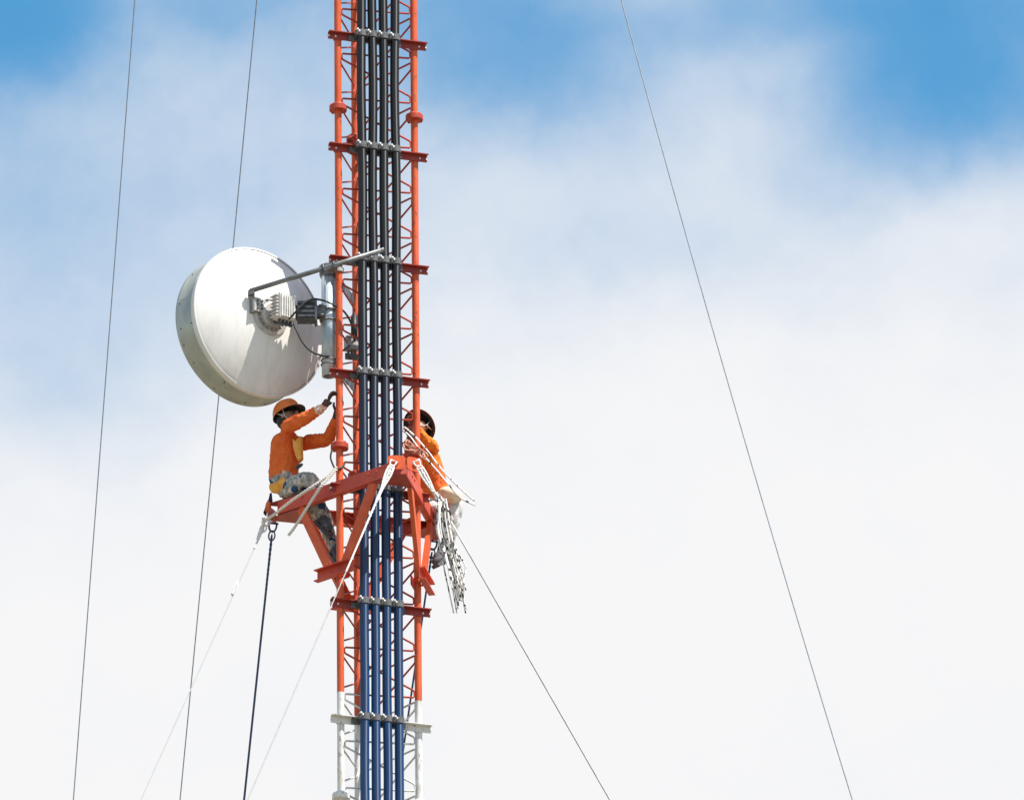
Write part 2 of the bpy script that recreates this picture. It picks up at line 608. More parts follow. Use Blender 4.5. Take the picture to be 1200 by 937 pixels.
for i in range(3):
    c = corners[i]
    rad = c.normalized()
    tn = V((-rad.y, rad.x, 0))
    p1 = (corners[(i + 1) % 3] - c).normalized()
    p2 = (corners[(i + 2) % 3] - c).normalized()
    b = MB()
    for zz, th in ((-BH - .0105, -.007), (BH + .0025, .007)):
        ln = .37 if zz < 0 else .20
        poly = [c + p1 * .055, c + p1 * ln, c + p2 * ln, c + p2 * .055]
        poly = [q + UP * (Z0 + zz) + rad * .0 for q in poly]
        poly[0] = poly[0] + rad * .02
        poly[3] = poly[3] + rad * .02
        b.prism(poly, UP * th)
    # inner stiffener between the plates
    q = c - rad * .11 + UP * Z0
    b.box(q, rad * .004, tn * .06, UP * (BH - .004))
    b.build('corner_plate', M_ORANGE_WORN, frame)
    # two rounded lug plates on the blunt corner
    for s_ in (-1, 1):
        b = MB()
        nrm = (rad * .97 + tn * s_ * .22).normalized()
        tg = V((-nrm.y, nrm.x, 0))
        ctr = c + rad * (.034 if i == 0 else -.03) + tn * s_ * .083 + UP * (Z0 - .006)
        poly = []
        for k in range(16):
            a = 2 * math.pi * k / 16
            ca, sa = math.cos(a), math.sin(a)
            sq = lambda v: math.copysign(abs(v) ** .42, v)
            poly.append(ctr + tg * (sq(ca) * .080) + UP * (sq(sa) * .066))
        b.prism(poly, nrm * .012)
        b.tube([ctr + nrm * .0, ctr + nrm * .03 + tg * s_ * 0], .022, 10, 0)
        b.build('lug_plate', M_ORANGE, frame)

# ------------------------------------------------------------------ guy wires
def spline(pts, n=10):
    out = []
    P = [V(p) for p in pts]
    for i in range(len(P) - 1):
        p0, p1, p2, p3 = P[max(i - 1, 0)], P[i], P[i + 1], P[min(i + 2, len(P) - 1)]
        for k in range(n):
            t = k / n
            out.append(.5 * ((2 * p1) + (p2 - p0) * t + (2 * p0 - 5 * p1 + 4 * p2 - p3) * t * t + (3 * p1 - p0 - 3 * p2 + p3) * t ** 3))
    out.append(P[-1])
    return out
def helix(a, c, r, turns, ph=0, taper=True, n=None):
    a, c = V(a), V(c)
    d = (c - a)
    L = d.length
    t = d.normalized()
    x = t.cross(UP).normalized()
    y = t.cross(x)
    n = n or int(turns * 8)
    out = []
    for k in range(n + 1):
        s_ = k / n
        rr = r * ((1 - s_) ** 1.5 if taper else 1)
        if s_ < .06: rr *= s_ / .06
        an = ph + 2 * math.pi * turns * s_
        out.append(a + t * L * s_ + (x * math.cos(an) + y * math.sin(an)) * rr)
    return out

def extend(a, c, z=0.0):
    d = (c - a)
    return a + d * ((z - a.z) / d.z)

def shackle(b, p, d, side, mi=0, s_=1.0):
    """bow shackle hanging from p along d"""
    pts = []
    for k in range(13):
        a = math.pi * (k / 12)
        pts.append(p + side * math.cos(a) * .038 * s_ + d * (.02 + .065 * math.sin(a)) * s_)
    pts = [p + side * .030 * s_ - d * .012 * s_] + pts + [p - side * .030 * s_ - d * .012 * s_]
    b.tube(pts, .010 * s_, 8, mi)
    b.tube([p + side * .055 * s_, p - side * .055 * s_], .011 * s_, 8, mi)
    return p + d * .085 * s_

def frame_guy(label, p0, p1, wire_m, fit_m, wr, grip, grip_m, gr=.022, turnb=False):
    p0, p1 = V(p0), V(p1)
    d = (p1 - p0).normalized()
    side = d.cross(V((0, -1, .0))).normalized()
    root = thing('guy_wire', label, 'guy wire', p0, 'guy wires of the torque arm frame')
    b = MB()
    e = shackle(b, p0, d, side, 0, .72 if turnb else .9)
    b.build('shackle', fit_m, root)
    b = MB()
    # thimble and the two wrapped legs of the dead end grip
    th = []
    for k in range(15):
        a = math.pi * 2 * k / 14
        th.append(e + d * (.035 - .045 * math.cos(a)) + side * math.sin(a) * .028)
    b.tube(th, .0075, 6)
    if turnb:
        q = e + d * .05
        for s2 in (-1, 1):
            b.tube(spline([q + side * s2 * .020 - d * .03, q + side * s2 * .027 + d * .03, q + side * s2 * .020 + d * .13, q + side * s2 * .007 + d * .24, q + side * s2 * .006 + d * .4], 6), .0095, 6)
        b.blob(q - d * .02, side * .026, d * .014, d.cross(side) * .014, 0, 8, 6)
    for ph in (0, math.pi):
        b.tube(helix(e + d * .02, e + d * grip, gr, grip * 11, ph), .0085 if grip_m is M_WHITE_GRIP else .007, 6)
    b.build('grip', grip_m, root)
    b = MB()
    n = 60
    end = extend(p0, p1, 0.2)
    b.tube([e + d * .04 + (end - e) * (k / n) ** 2 for k in range(n + 1)], wr, 6)
    b.build('wire', wire_m, root)
    return root

def lug_point(i, s_):
    c = corners[i]
    rad = c.normalized()
    tn = V((-rad.y, rad.x, 0))
    return c + rad * .055 + tn * s_ * .1 + UP * (Z0 - .015)

gE = at(461.5, 540, -.99)
gD = at(487.5, 540, -.985)
frame_guy('pale guy wire falling left across the mast from the frame front corner', gE, at(290, 937, -.965 - 1.47), M_WIRE_WHITE, M_WHITE_GRIP, .0055, 1.35, M_WHITE_GRIP, .007, True)
frame_guy('thin grey guy wire slanting down right from the frame front corner', gD, at(715, 937, -1.335), M_WIRE_PALE, M_WHITE_GRIP, .009, 1.0, M_WHITE_GRIP, .007, True)
gF = at(313, 609, .16)
frame_guy('very pale guy wire slanting down left from the frame left corner', gF, at(165, 937, -1.12), M_WIRE_WHITE, M_WHITE_GRIP, .0045, .3, M_WHITE_GRIP, .008)
gG = at(320, 613, .22)
frame_guy('dark blue guy wire with bow shackle dropping steeply from the frame left corner', gG, at(286, 937, 1.02), M_WIRE_BLUE, M_WIRE_BLUE, .0105, 1.7, M_WIRE_BLUE, .007)
gH = at(508, 634, .72)
frame_guy('dark guy wire dropping behind the pipes from the frame rear corner', gH, at(473, 875, 1.57), M_WIRE_BLUE, M_WIRE_BLUE, .0095, .7, M_WIRE_BLUE, .007)
# thimble partway down the pale left wire
tm = at(275, 690, .16 - .335)
b = MB()
dd = (at(165, 937, -1.12) - gF).normalized()
sd = dd.cross(V((0, -1, 0))).normalized()
b.tube([tm - dd * .11, tm - dd * .05 + sd * .016, tm + sd * .018, tm + dd * .05, tm - sd * .016, tm - dd * .06 - sd * .012, tm - dd * .11], .005, 6)
b.tube([tm + dd * .04, tm + dd * .075], .012, 8)
fw = [o for o in bpy.data.objects if o.get('label', '').startswith('very pale guy')][0]
b.build('thimble', M_WHITE_GRIP, fw)

def long_guy(label, pts, ys, r, mt):
    P = [at(x, y, yy) for (x, y), yy in zip(pts, ys)]
    top_t = P[0] + (P[0] - P[1]) * 1.0
    # upper end: carry on to where the line meets the mast
    d = (P[0] - P[1])
    best = min((((P[0] + d * (k * .01)).xy.length, k) for k in range(0, 2000)))
    k = best[1]
    dh = P[0] + d * (k * .01)
    dh = V((dh.x, dh.y, dh.z))
    path = [dh]
    n = 24
    if len(P) == 3:
        for j in range(n + 1):
            s_ = j / n
            q = P[0] * ((1 - s_) * (1 - 2 * s_)) + P[1] * (4 * s_ * (1 - s_)) + P[2] * (s_ * (2 * s_ - 1))
            path.append(q)
    else:
        path += [P[0].lerp(P[-1], j / n) for j in range(n + 1)]
    path.append(extend(path[-2], path[-1], .2))
    b = MB()
    b.tube(path, r, 6)
    o = b.build('guy_wire', mt, None, path[-1])
    return tag(o, label, 'guy wire', 'upper guy wires of the mast')
long_guy('thin dark guy wire at far left, clear of the dish', [(158, 0), (86, 937)], [6.7, 8.5], .0058, M_WIRE)
long_guy('thin dark guy wire passing behind the white dish', [(301, 0), (211, 937)], [3.25, 5.4], .0058, M_WIRE)
long_guy('lone thin guy wire crossing the open sky right of the mast', [(728, 0), (859, 468.5), (999, 937)], [-.5, -.72, -.95], .0058, M_WIRE)

# ------------------------------------------------------------------ dish antenna
HB = V((math.sin(R(35)), -math.cos(R(35)), 0))      # the way its back faces
HT = V((math.cos(R(35)), math.sin(R(35)), 0))
hub = at(317.2, 369.8, -.265)
DD = .178
rc = hub - HB * DD                                     # rim centre
DR = .69
dish = thing('dish_antenna', 'large white drum shaped dish antenna with a domed back beside the mast', 'dish antenna', hub)
b = MB()
prof = [(0, DD)] + [(DR * k / 22, DD * (1 - (k / 22) ** 2)) for k in range(1, 23)]
prof += [(DR + .006, -.004)]
b.lathe(prof[::-1], rc, HB, 96)
b.build('reflector', M_DISH, dish)
b = MB()
b.lathe([(DR + .007, .004), (DR + .022, .002), (DR + .025, -.006), (DR + .025, -.026), (DR + .014, -.034), (DR + .012, -.046), (DR + .018, -.050), (DR + .018, -.058), (DR + .004, -.062)][::-1], rc, HB, 96)
b.build('rim', M_DISH, dish)
b = MB()
b.lathe([(DR + .004, -.060), (DR + .006, -.28), (DR + .012, -.284), (DR + .014, -.312), (DR + .004, -.316)][::-1], rc, HB, 96)
for k in range(18):
    a = 2 * math.pi * k / 18 + .1 + .12 * math.sin(5 * k)
    e = HT * math.cos(a) + UP * math.sin(a)
    for h_ in ((-.262,) if k % 3 else (-.10, -.262)):
        q = rc + HB * (h_ + .01 * math.sin(k * 3)) + e * (DR + .006)
        b.tube([q, q + e * .008], .006, 6, 1)
b.build('shroud', [M_SHROUD, M_CAST], dish)
b = MB()
b.lathe([(DR + .004, -.314), (DR - .01, -.318), (.5, -.335), (.25, -.345), (0, -.348)][::-1], rc, HB, 64)
b.build('radome', M_RADOME, dish)
# ribbed hub ring
b = MB()
b.lathe([(.19, -.03), (.185, .018), (.155, .024), (.150, .008), (.125, .006), (.120, .055), (.100, .062), (.04, .064), (0, .064)][::-1], hub - HB * .012, HB, 48, smooth=False)
for k in range(18):
    a = 2 * math.pi * k / 18
    e = HT * math.cos(a) + UP * math.sin(a)
    q = hub + e * .138 + HB * .002
    b.box(q, e * .018, HB * .010, HB.cross(e) * .006)
b.build('hub_ring', M_LIGHT_CAST, dish)
# radio unit with cooling fins
b = MB()
rcn = hub + HB * .175 + UP * .020 + HT * .03
b.box(rcn, HT * .085, HB * .055, UP * .120)
b.box(rcn + HB * .062, HT * .075, HB * .006, UP * .108)
b.box(rcn - HB * .068, HT * .06, HB * .014, UP * .07)
for k in range(7):
    q = rcn - HT * .100 + UP * (-.1 + .033 * k) - HB * .01
    b.box(q, HT * .016, HB * .05, UP * .005)
for k in range(5):
    q = rcn + HB * .073 + HT * (-.05 + .025 * k)
    b.box(q, HT * .003, HB * .008, UP * .09)
b.build('radio_unit', mottled('warm_white_casting', (.60, .575, .55), (.74, .715, .69), 16, .5), dish)
b = MB()
for k in range(4):
    q = rcn + HT * (-.055 + .04 * k) - UP * .122
    b.tube([q, q - UP * .04], .014, 10)
    b.tube([q - UP * .02, q - UP * .045], .018, 8)
b.build('connector', M_CAST, dish)
# bolted side plate that takes the stay pipe
b = MB()
sp = at(302, 358, hub.y - .10)
b.box(sp + HB * .02, HT * .055, HB * .008, UP * .065)
b.box(at(295.5, 354, hub.y - .13), HT * .010, HB * .026, UP * .10, 1)
for i_ in (-.02, .025):
    for j_ in (-.035, 0, .035):
        q = sp + HB * .028 + HT * i_ + UP * j_
        b.tube([q, q + HB * .012], .010, 6, 2)
b.build('stay_plate', [M_LIGHT_CAST, M_STRUT, M_CAST], dish)
# swivel mount to the pipe
pipe_c = at(385, 370, -.26)
b = MB()
mk = at(359, 366, hub.y - .07)
ex_ = (V((pipe_c.x, pipe_c.y, 0)) - V((hub.x, hub.y, 0))).normalized()
ey_ = V((-ex_.y, ex_.x, 0))
b.box(mk, ex_ * .082, ey_ * .07, UP * .085)
for k in range(4):
    b.box(mk - ey_ * .076 + UP * (-.065 + .043 * k), ex_ * .078, ey_ * .010, UP * .008)
b.box(mk + ex_ * .086, ex_ * .010, ey_ * .085, UP * .105)
b.box(mk - ex_ * .10 + UP * -.005, ex_ * .03, ey_ * .05, UP * .055)
b.tube([mk - ex_ * .12 - UP * .07, hub + HB * .02 - UP * .06], .03, 10)
b.tube([mk - ex_ * .12 + UP * .04, hub + HB * .05 + UP * .04], .03, 10)
b.build('swivel_mount', M_CAST, dish)
b = MB()
q = mk + ex_ * .135
b.box(q, ex_ * .04, ey_ * .045, UP * .05)
b.box(q + UP * .035 - ey_ * .03, ex_ * .05, ey_ * .02, UP * .012)
for s_ in (-1, 1):
    b.tube([q - ex_ * .02 - ey_ * .05 + UP * s_ * .045, q + ex_ * .02 - ey_ * .06 + UP * s_ * .05], .012, 8)
    zz = UP * (s_ * .05 - .005)
    c_ = V((pipe_c.x, pipe_c.y, mk.z)) + zz
    b.tube([c_ + (ex_ * math.cos(a) + ey_ * math.sin(a)) * .072 for a in [math.pi * 2 * k / 20 for k in range(21)]], .008, 6)
    b.tube([c_ - ex_ * .10 - ey_ * .068, c_ + ex_ * .02 - ey_ * .070], .009, 6)
b.build('pipe_clamp', M_GALV_DARK, dish)

# galvanised pipe the dish hangs on, with its stand-off arms to the legs
top_p = at(385, 311, -.26); bot_p = at(385, 441, -.26)
px_, py_ = pipe_c.x, pipe_c.y
mp = thing('mounting_pipe', 'short upright galvanised pipe between dish and mast', 'pipe', (px_, py_, bot_p.z))
b = MB()
b.lathe([(.048, .0), (.063, 0), (.063, top_p.z - bot_p.z), (.048, top_p.z - bot_p.z), (.048, 0)][::-1], (px_, py_, bot_p.z), UP, 32, smooth=False)
for p_ in range(0): pass
pipe_o = b.build('pipe', M_GALV, mp)
for pol_ in pipe_o.data.polygons:
    pol_.use_smooth = abs(pol_.normal.z) < .5
for zc, zx in ((at(385, 321, -.26).z, 1), (at(385, 424, -.26).z, 0)):
    c_ = V((px_, py_, zc))
    b = MB()
    for dz in (.012, -.03):
        b.tube([c_ + UP * dz + V((math.cos(a), math.sin(a), 0)) * .068 for a in [math.pi * 2 * k / 20 for k in range(21)]], .007, 6, 1)
    # arm behind the left leg to the back leg
    a0 = c_ + V((.06, .04, 0)); a1 = LEG_C + UP * zc + V((-.02, -.04, -.0))
    d = (a1 - a0); L = d.length / 2; d.normalize()
    s2 = V((-d.y, d.x, 0))
    b.box((a0 + a1) / 2, d * L, s2 * .005, UP * .04)
    b.box((a0 + a1) / 2 + s2 * .03 + UP * .041, d * L, s2 * .034, UP * .004)
    a2 = LEG_A + UP * zc + V((-.01, .036, 0))
    b.box((c_ + a2) / 2 + V((0, .03, 0)), (a2 - c_) / 2, V((.0, .005, 0)), UP * .035)
    b.build('standoff_arm', [M_STRUT, M_GALV_DARK], mp)
# pale collar clamp round the left leg, upper arm
b = MB()
c_ = LEG_A + UP * at(398, 317, LEG_A.y).z
b.lathe([(LR, -.02), (LR + .014, -.018), (LR + .014, .018), (LR, .02)], c_, UP, 24, smooth=False)
b.box(c_ - V((.05, .0, 0)) + UP * .012, V((.035, 0, 0)), V((0, .03, 0)), UP * .006)
b.build('leg_clamp', M_LIGHT_CAST, mp)

# stay pipe
sa, sm, sb_ = at(293, 341, -.42), at(385, 311.5, -.355), at(450, 292.5, -.50)
sb_ = at(450, 292.5, -.56); sm2 = sa.lerp(sb_, .585)
stay = thing('stay_pipe', 'long thin grey stay pipe running from the dish hub across the black pipes', 'stay pipe', sa)
b = MB()
b.tube([sa, sa.lerp(sb_, .5), sb_], .0225, 16)
dsv = (sb_ - sa).normalized()
b.build('tube', M_STRUT, stay)
b = MB()
b.lathe([(.0226, 0), (.0226, .03), (.012, .031), (.012, -.001)][::-1], sb_ - dsv * .027, dsv, 14)
b.build('open_end', M_GALV_DARK, stay)
b = MB()
b.box(sm2 + V((0, .03, 0)), dsv * .085, V((0, .05, 0)), UP * .032)
b.box(sm2 + V((-.04, 0.06, .035)), dsv * .03, V((0, .03, 0)), UP * .012)
for k in (-1, 1):
    q = sm2 + dsv * .05 * k
    b.tube([q + UP * .03 + V((0, .03, 0)), q + UP * .03 - V((0, .02, 0)), q - V((0, .032, 0)), q - UP * .03 - V((0, .02, 0)), q - UP * .03 + V((0, .03, 0))], .008, 6)
b.build('clamp', M_GALV_DARK, stay)
b = MB()
b.tube([sa + V((-.0, 0, -.035)), sa + V((0, 0, .01))], .014, 8)
b.box(sa + dsv * .01 - UP * .02, dsv * .03, V((0, .02, 0)), UP * .022)
b.build('end_fitting', M_STRUT, stay)

# cables of the radio unit
b = MB()
b.tube(spline([at(338, 374, -.42), at(348, 364, -.45), at(358, 354, -.44), at(368, 350.5, -.42), at(382, 353, -.38), at(394, 359, -.34), at(404, 366, -.22), at(412, 380, -.1), at(416, 400, .05)]), .0095, 8)
tag(b.build('radio_cable', M_RUBBER, None, at(338, 374, -.42)), 'black cable arching from the radio unit over the dark swivel mount', 'cable')
b = MB()
b.tube(spline([at(344, 379, -.42), at(348, 388, -.43), at(354, 400, -.43), at(364, 411, -.42), at(376, 416, -.38), at(388, 417, -.30), at(398, 413, -.2), at(410, 405, -.05)]), .0095, 8)
tag(b.build('radio_cable', M_RUBBER, None, at(344, 379, -.42)), 'black cable sagging from the radio unit across the lower dish', 'cable')
# small grey box inside the mast
bx = at(412, 404, .08)
jb = thing('junction_box', 'small grey junction box inside the mast behind the left leg', 'box', bx)
b = MB()
b.box(bx, V((.055, .02, 0)), V((-.015, .045, 0)), UP * .055)
b.box(bx + UP * .06, V((.06, .022, 0)), V((-.016, .05, 0)), UP * .005)
b.build('case', M_LIGHT_CAST, jb)
b = MB()
for k in (-1, 0, 1):
    b.tube([bx + V((.03 * k, 0, -.05)), bx + V((.03 * k, 0, -.085))], .012, 8)
b.box(bx + V((.01, .02, -.11)), V((.07, .02, 0)), V((0, .03, 0)), UP * .02)
b.build('gland', M_GALV_DARK, jb)
b = MB()
q = at(415, 382, .2)
b.tube([q + UP * .10, q - UP * .13], .03, 12)
b.tube([q + UP * .12, q + UP * .10], .018, 10)
b.tube([q - UP * .12, q - UP * .17], .018, 10)
tag(b.build('cable_splice', M_RUBBER, None, q), 'black cable splice strapped upright inside the mast above a grey box', 'cable splice')

# ------------------------------------------------------------------ people
def seg_dist(p, a, c):
    d = c - a
    t = max(0, min(1, (p - a).dot(d) / max(d.length_squared, 1e-9)))
    return (p - a - d * t).length

def person(label, J, E, mats, root_j, extra, wrinkle=.009, origin=None):
    """J: joint -> (position, radius); E: (joint, joint, material index); grows ONE continuous body"""
    names = list(J)
    idx = {n_: i for i, n_ in enumerate(names)}
    me = bpy.data.meshes.new('person_cage')
    org = V(origin)
    me.from_pydata([V(J[n_][0]) - org for n_ in names], [(idx[a], idx[c]) for a, c, _ in E], [])
    o = bpy.data.objects.new('person_cage', me)
    COL.objects.link(o)
    sk = o.modifiers.new('skin', 'SKIN')
    sk.use_smooth_shade = True
    sk.branch_smoothing = .6
    for n_ in names:
        sv = me.skin_vertices[0].data[idx[n_]]
        r = J[n_][1]
        sv.radius = r if isinstance(r, tuple) else (r, r)
        sv.use_root = (n_ == root_j)
    ss = o.modifiers.new('sub', 'SUBSURF')
    ss.levels = 3
    ss.render_levels = 3
    dg = bpy.context.evaluated_depsgraph_get()
    ev = o.evaluated_get(dg)
    em = bpy.data.meshes.new_from_object(ev)
    bpy.data.objects.remove(o)
    vs = [v.co.copy() + org for v in em.vertices]
    fs = [list(p.vertices) for p in em.polygons]
    nr = [v.normal.copy() for v in em.vertices]
    segs = [(V(J[a][0]), V(J[c][0]), mi) for a, c, mi in E]
    soft = {}
    b = MB()
    mis = []
    for fc in fs:
        ctr = sum((vs[i] for i in fc), V()) / len(fc)
        mi = min(segs, key=lambda s_: seg_dist(ctr, s_[0], s_[1]))[2]
        mis.append(mi)
        for i in fc:
            soft[i] = mats[mi] not in (M_SKIN, M_GLOVE)
    for i in range(len(vs)):
        if soft.get(i):
            n1 = noise.noise(vs[i] * 14 + V((3, 1, 7)))
            n2 = 1 - abs(noise.noise(V((vs[i].x * 26 + vs[i].z * 18, vs[i].y * 24, vs[i].z * 12)))) * 2
            n3 = 1 - abs(noise.noise(V((vs[i].x * 44 - vs[i].z * 30, vs[i].y * 40, vs[i].z * 30 + 5)))) * 2
            vs[i] = vs[i] + nr[i] * wrinkle * (1.1 * n1 + 1.3 * (n2 - .75) + .7 * (n3 - .7))
    for fc, mi in zip(fs, mis):
        b.f.append(fc); b.m.append(mi); b.sm.append(True)
    b.v = vs
    extra(b)
    body = b.build('person', mats, None, org)
    bpy.data.meshes.remove(em)
    return tag(body, label, 'person', 'workers on the mast')

def fingers(b, palm, fwd, across, pole_dir, mi, grip=1.0, s_=1.0, thumb_side=1):
    """four unequal bent fingers and a thumb leaving the side of the palm"""
    nrm = fwd.cross(across).normalized() * pole_dir
    for k, (off, L) in enumerate(((-1.5, .068), (-.5, .078), (.5, .073), (1.5, .058))):
        p = palm + across * off * .019 * s_ + fwd * .030 * s_
        L *= s_
        a1 = p + fwd * L * .38 + nrm * .004
        a2 = a1 + (fwd * .75 + nrm * .75 * grip).normalized() * L * .36
        a3 = a2 + (fwd * .05 + nrm * 1.0 * grip).normalized() * L * .30
        b.tube([palm + across * off * .016 * s_, p, a1, a2, a3], [.010 * s_, .0105 * s_, .0098 * s_, .009 * s_, .0068 * s_], 8, mi)
    t0 = palm - fwd * .03 * s_ + across * .030 * thumb_side * s_
    t1 = t0 + (across * thumb_side * .8 + fwd * .5 + nrm * .3).normalized() * .034 * s_
    t2 = t1 + (fwd * .9 + nrm * .5).normalized() * .030 * s_
    b.tube([palm - fwd * .035 * s_, t0, t1, t2], [.013 * s_, .013 * s_, .0115 * s_, .008 * s_], 8, mi)

def face(b, c, fw, up, sd, mi_skin, mi_dark):
    """nose, brows, eyes, mouth, ears on a head of centre c"""
    b.blob(c + fw * .098 - up * .012, sd * .015, fw * .022, up * .026, mi_skin, 8, 6)
    for s_ in (-1, 1):
        b.blob(c + fw * .088 + sd * s_ * .032 + up * .012, sd * .014, fw * .008, up * .008, mi_dark, 8, 6)
        b.blob(c + fw * .086 + sd * s_ * .032 + up * .030, sd * .020, fw * .008, up * .005, mi_dark, 8, 6)
        b.blob(c + sd * s_ * .080 - up * .005 - fw * .005, sd * .010, fw * .018, up * .030, mi_skin, 8, 6)
    b.blob(c + fw * .088 - up * .052, sd * .024, fw * .008, up * .007, mi_dark, 8, 6)
    b.blob(c + fw * .082 - up * .085, sd * .026, fw * .020, up * .018, mi_skin, 8, 6)

def helmet(parent, c, fw, up, full_brim, strap_side, tall=1.0):
    sd = fw.cross(up).normalized()
    b = MB()
    r_ = .128
    n = 28
    prof = [(math.sin(R(a)) * r_, math.cos(R(a)) * r_ * .98) for a in (1, 12, 25, 38, 50, 62, 74, 84, 90)]
    vs, fs = [], []
    def ring(rx, ry, h):
        o_ = len(vs)
        for k in range(n):
            a = 2 * math.pi * k / n
            vs.append(c + fw * math.cos(a) * ry + sd * math.sin(a) * rx + up * h)
        return o_
    def brimr(a):
        front = max(0, math.cos(a))
        return (.028 if full_brim else .006) + (.045 if not full_brim else .015) * front ** 1.6
    rings = [ring(r * .92, r * 1.06, h) for r, h in [(r0_, h0_ * tall) for r0_, h0_ in prof]]
    def brim(h, inner=False, add=0):
        o_ = len(vs)
        for k in range(n):
            a = 2 * math.pi * k / n
            e = brimr(a) + add
            vs.append(c + fw * math.cos(a) * (r_ * 1.06 + e) + sd * math.sin(a) * (r_ * .92 + e) + up * (h - .012 * max(0, math.cos(a))))
        return o_
    rings.append(brim(-.010))
    rings.append(brim(-.015))
    for i in range(len(rings) - 1):
        for k in range(n):
            k2 = (k + 1) % n
            fs.append((rings[i] + k, rings[i] + k2, rings[i + 1] + k2, rings[i + 1] + k))
    b.add(vs, fs, 0, True)
    # ridge along the crown
    b.tube([c + fw * math.sin(R(a)) * r_ * 1.06 + up * (math.cos(R(a)) * r_ * .99 * tall) for a in range(-80, 81, 10)], .009, 6)
    # underside
    vs2 = []
    for k in range(n):
        a = 2 * math.pi * k / n
        e = brimr(a)
        vs2.append(c + fw * math.cos(a) * (r_ * 1.06 + e - .001) + sd * math.sin(a) * (r_ * .92 + e - .001) + up * (-.0155 - .012 * max(0, math.cos(a))))
    for k in range(n):
        a = 2 * math.pi * k / n
        vs2.append(c + fw * math.cos(a) * r_ * 1.0 + sd * math.sin(a) * r_ * .86 + up * -.008)
    for k in range(n):
        a = 2 * math.pi * k / n
        vs2.append(c + fw * math.cos(a) * r_ * .86 + sd * math.sin(a) * r_ * .74 + up * .06)
    for k in range(n):
        vs2.append(c + up * .064)
    fs2 = []
    for i in range(3):
        for k in range(n):
            k2 = (k + 1) % n
            fs2.append((i * n + k, i * n + k2, (i + 1) * n + k2, (i + 1) * n + k))
    b.add(vs2, fs2, 1, True)
    hm = b.build('helmet', [M_HELMET, M_LINER], parent)
    b = MB()
    for s_ in ((-1, 1) if strap_side == 0 else (strap_side,)):
        b.tube([c + sd * s_ * .10 + fw * .03 - up * .0, c + sd * s_ * .088 + fw * .02 - up * .07, c + sd * s_ * .05 + fw * .05 - up * .15, c + fw * .075 - up * .175], .004, 6)
        b.tube([c + sd * s_ * .10 - fw * .05 - up * .0, c + sd * s_ * .088 + fw * .02 - up * .07], .004, 6)
    b.build('chin_strap', M_STRAP, hm)
    return hm

# ---- worker on the left corner, reaching for the left leg
fw1 = V((.80, -.60, 0)).normalized()
rt1 = V((fw1.y, -fw1.x, 0))                # his right hand side (towards the camera)
pel = at(329, 574, .17)
chest = at(334, 532, .12)
neck = at(338, 503, .09)
headc = at(337.5, 489, .06)
hd_up = (UP - fw1 * .36).normalized()
hd_fw = (fw1 - hd_up * fw1.dot(hd_up)).normalized()
shR = at(332, 502, -.03); shL = at(353, 519, .20)
elR = at(360, 488.5, -.19); wrR = at(380.5, 475.5, -.31); hdR = at(385, 467.5, -.335)
elL = at(385, 515, -.02); wrL = at(394, 490, -.18); hdL = at(396.5, 478, -.235)
hpR = at(330, 576, .09); knR = at(366, 559, -.06); anR = at(377, 608, -.0); toR = at(385, 617, -.1)
hpL = at(338, 582, .25); knL = at(377, 600, .12); anL = at(392, 645, .0); toL = at(399, 654, -.12)
mats1 = [M_SHIRT, M_CAMO, M_SKIN, M_GLOVE, M_CUFF, M_BOOT, M_HAIR]
J1 = dict(pelvis=(pel, (.165, .15)), waist=(at(332, 556, .155), (.19, .18)), chest=(chest, (.185, .17)), upper=(at(336, 513, .10), (.14, .125)), neck=(neck, .058),
          jaw=(headc - hd_up * .075 + hd_fw * .02, .066), skull=(headc + hd_up * .005, .088), crown=(headc + hd_up * .075 - hd_fw * .015, .068),
          shR=(shR, .088), elR=(elR, .068), fcR=(elR.lerp(wrR, .55), .047), wrR=(wrR, .036), hdR=(hdR, (.038, .024)),
          shL=(shL, .080), elL=(elL, .068), fcL=(elL.lerp(wrL, .5), .056), wrL=(wrL, .038), hdL=(hdL, (.038, .024)),
          hpR=(hpR, .108), mtR=(hpR.lerp(knR, .5), .110), knR=(knR, .093), clR=(knR.lerp(anR, .4), .082), anR=(anR, .050), toR=(toR, .040),
          hpL=(hpL, .105), mtL=(hpL.lerp(knL, .5), .105), knL=(knL, .096), clL=(knL.lerp(anL, .4), .076), anL=(anL, .048), toL=(toL, .040))
E1 = [('pelvis', 'waist', 0), ('waist', 'chest', 0), ('chest', 'upper', 0), ('upper', 'neck', 0), ('neck', 'jaw', 2), ('jaw', 'skull', 2), ('skull', 'crown', 6),
      ('upper', 'shR', 0), ('shR', 'elR', 0), ('elR', 'fcR', 0), ('fcR', 'wrR', 4), ('wrR', 'hdR', 3),
      ('upper', 'shL', 0), ('shL', 'elL', 0), ('elL', 'fcL', 0), ('fcL', 'wrL', 0), ('wrL', 'hdL', 3),
      ('pelvis', 'hpR', 1), ('hpR', 'mtR', 1), ('mtR', 'knR', 1), ('knR', 'clR', 1), ('clR', 'anR', 1), ('anR', 'toR', 5),
      ('pelvis', 'hpL', 1), ('hpL', 'mtL', 1), ('mtL', 'knL', 1), ('knL', 'clL', 1), ('clL', 'anL', 1), ('anL', 'toL', 5)]
def extra1(b):
    face(b, headc, hd_fw, hd_up, hd_fw.cross(hd_up), 2, 6)
    # right hand hooks round the leg pipe from the left, thumb below
    f_ = (at(388.5, 461, -.34) - hdR).normalized()
    fingers(b, hdR, f_, V((0, -1, .15)).normalized(), 1, 3, 1.0, 1.05, -1)
    fingers(b, hdL, (UP * .6 + V((.3, -.4, 0))).normalized(), V((-.6, -.6, .4)).normalized(), -1, 3, 1.0, 1.0, 1)
w1 = person('person in orange shirt and orange helmet sitting on the frame corner under the dish', J1, E1, mats1, 'pelvis', extra1, origin=pel)
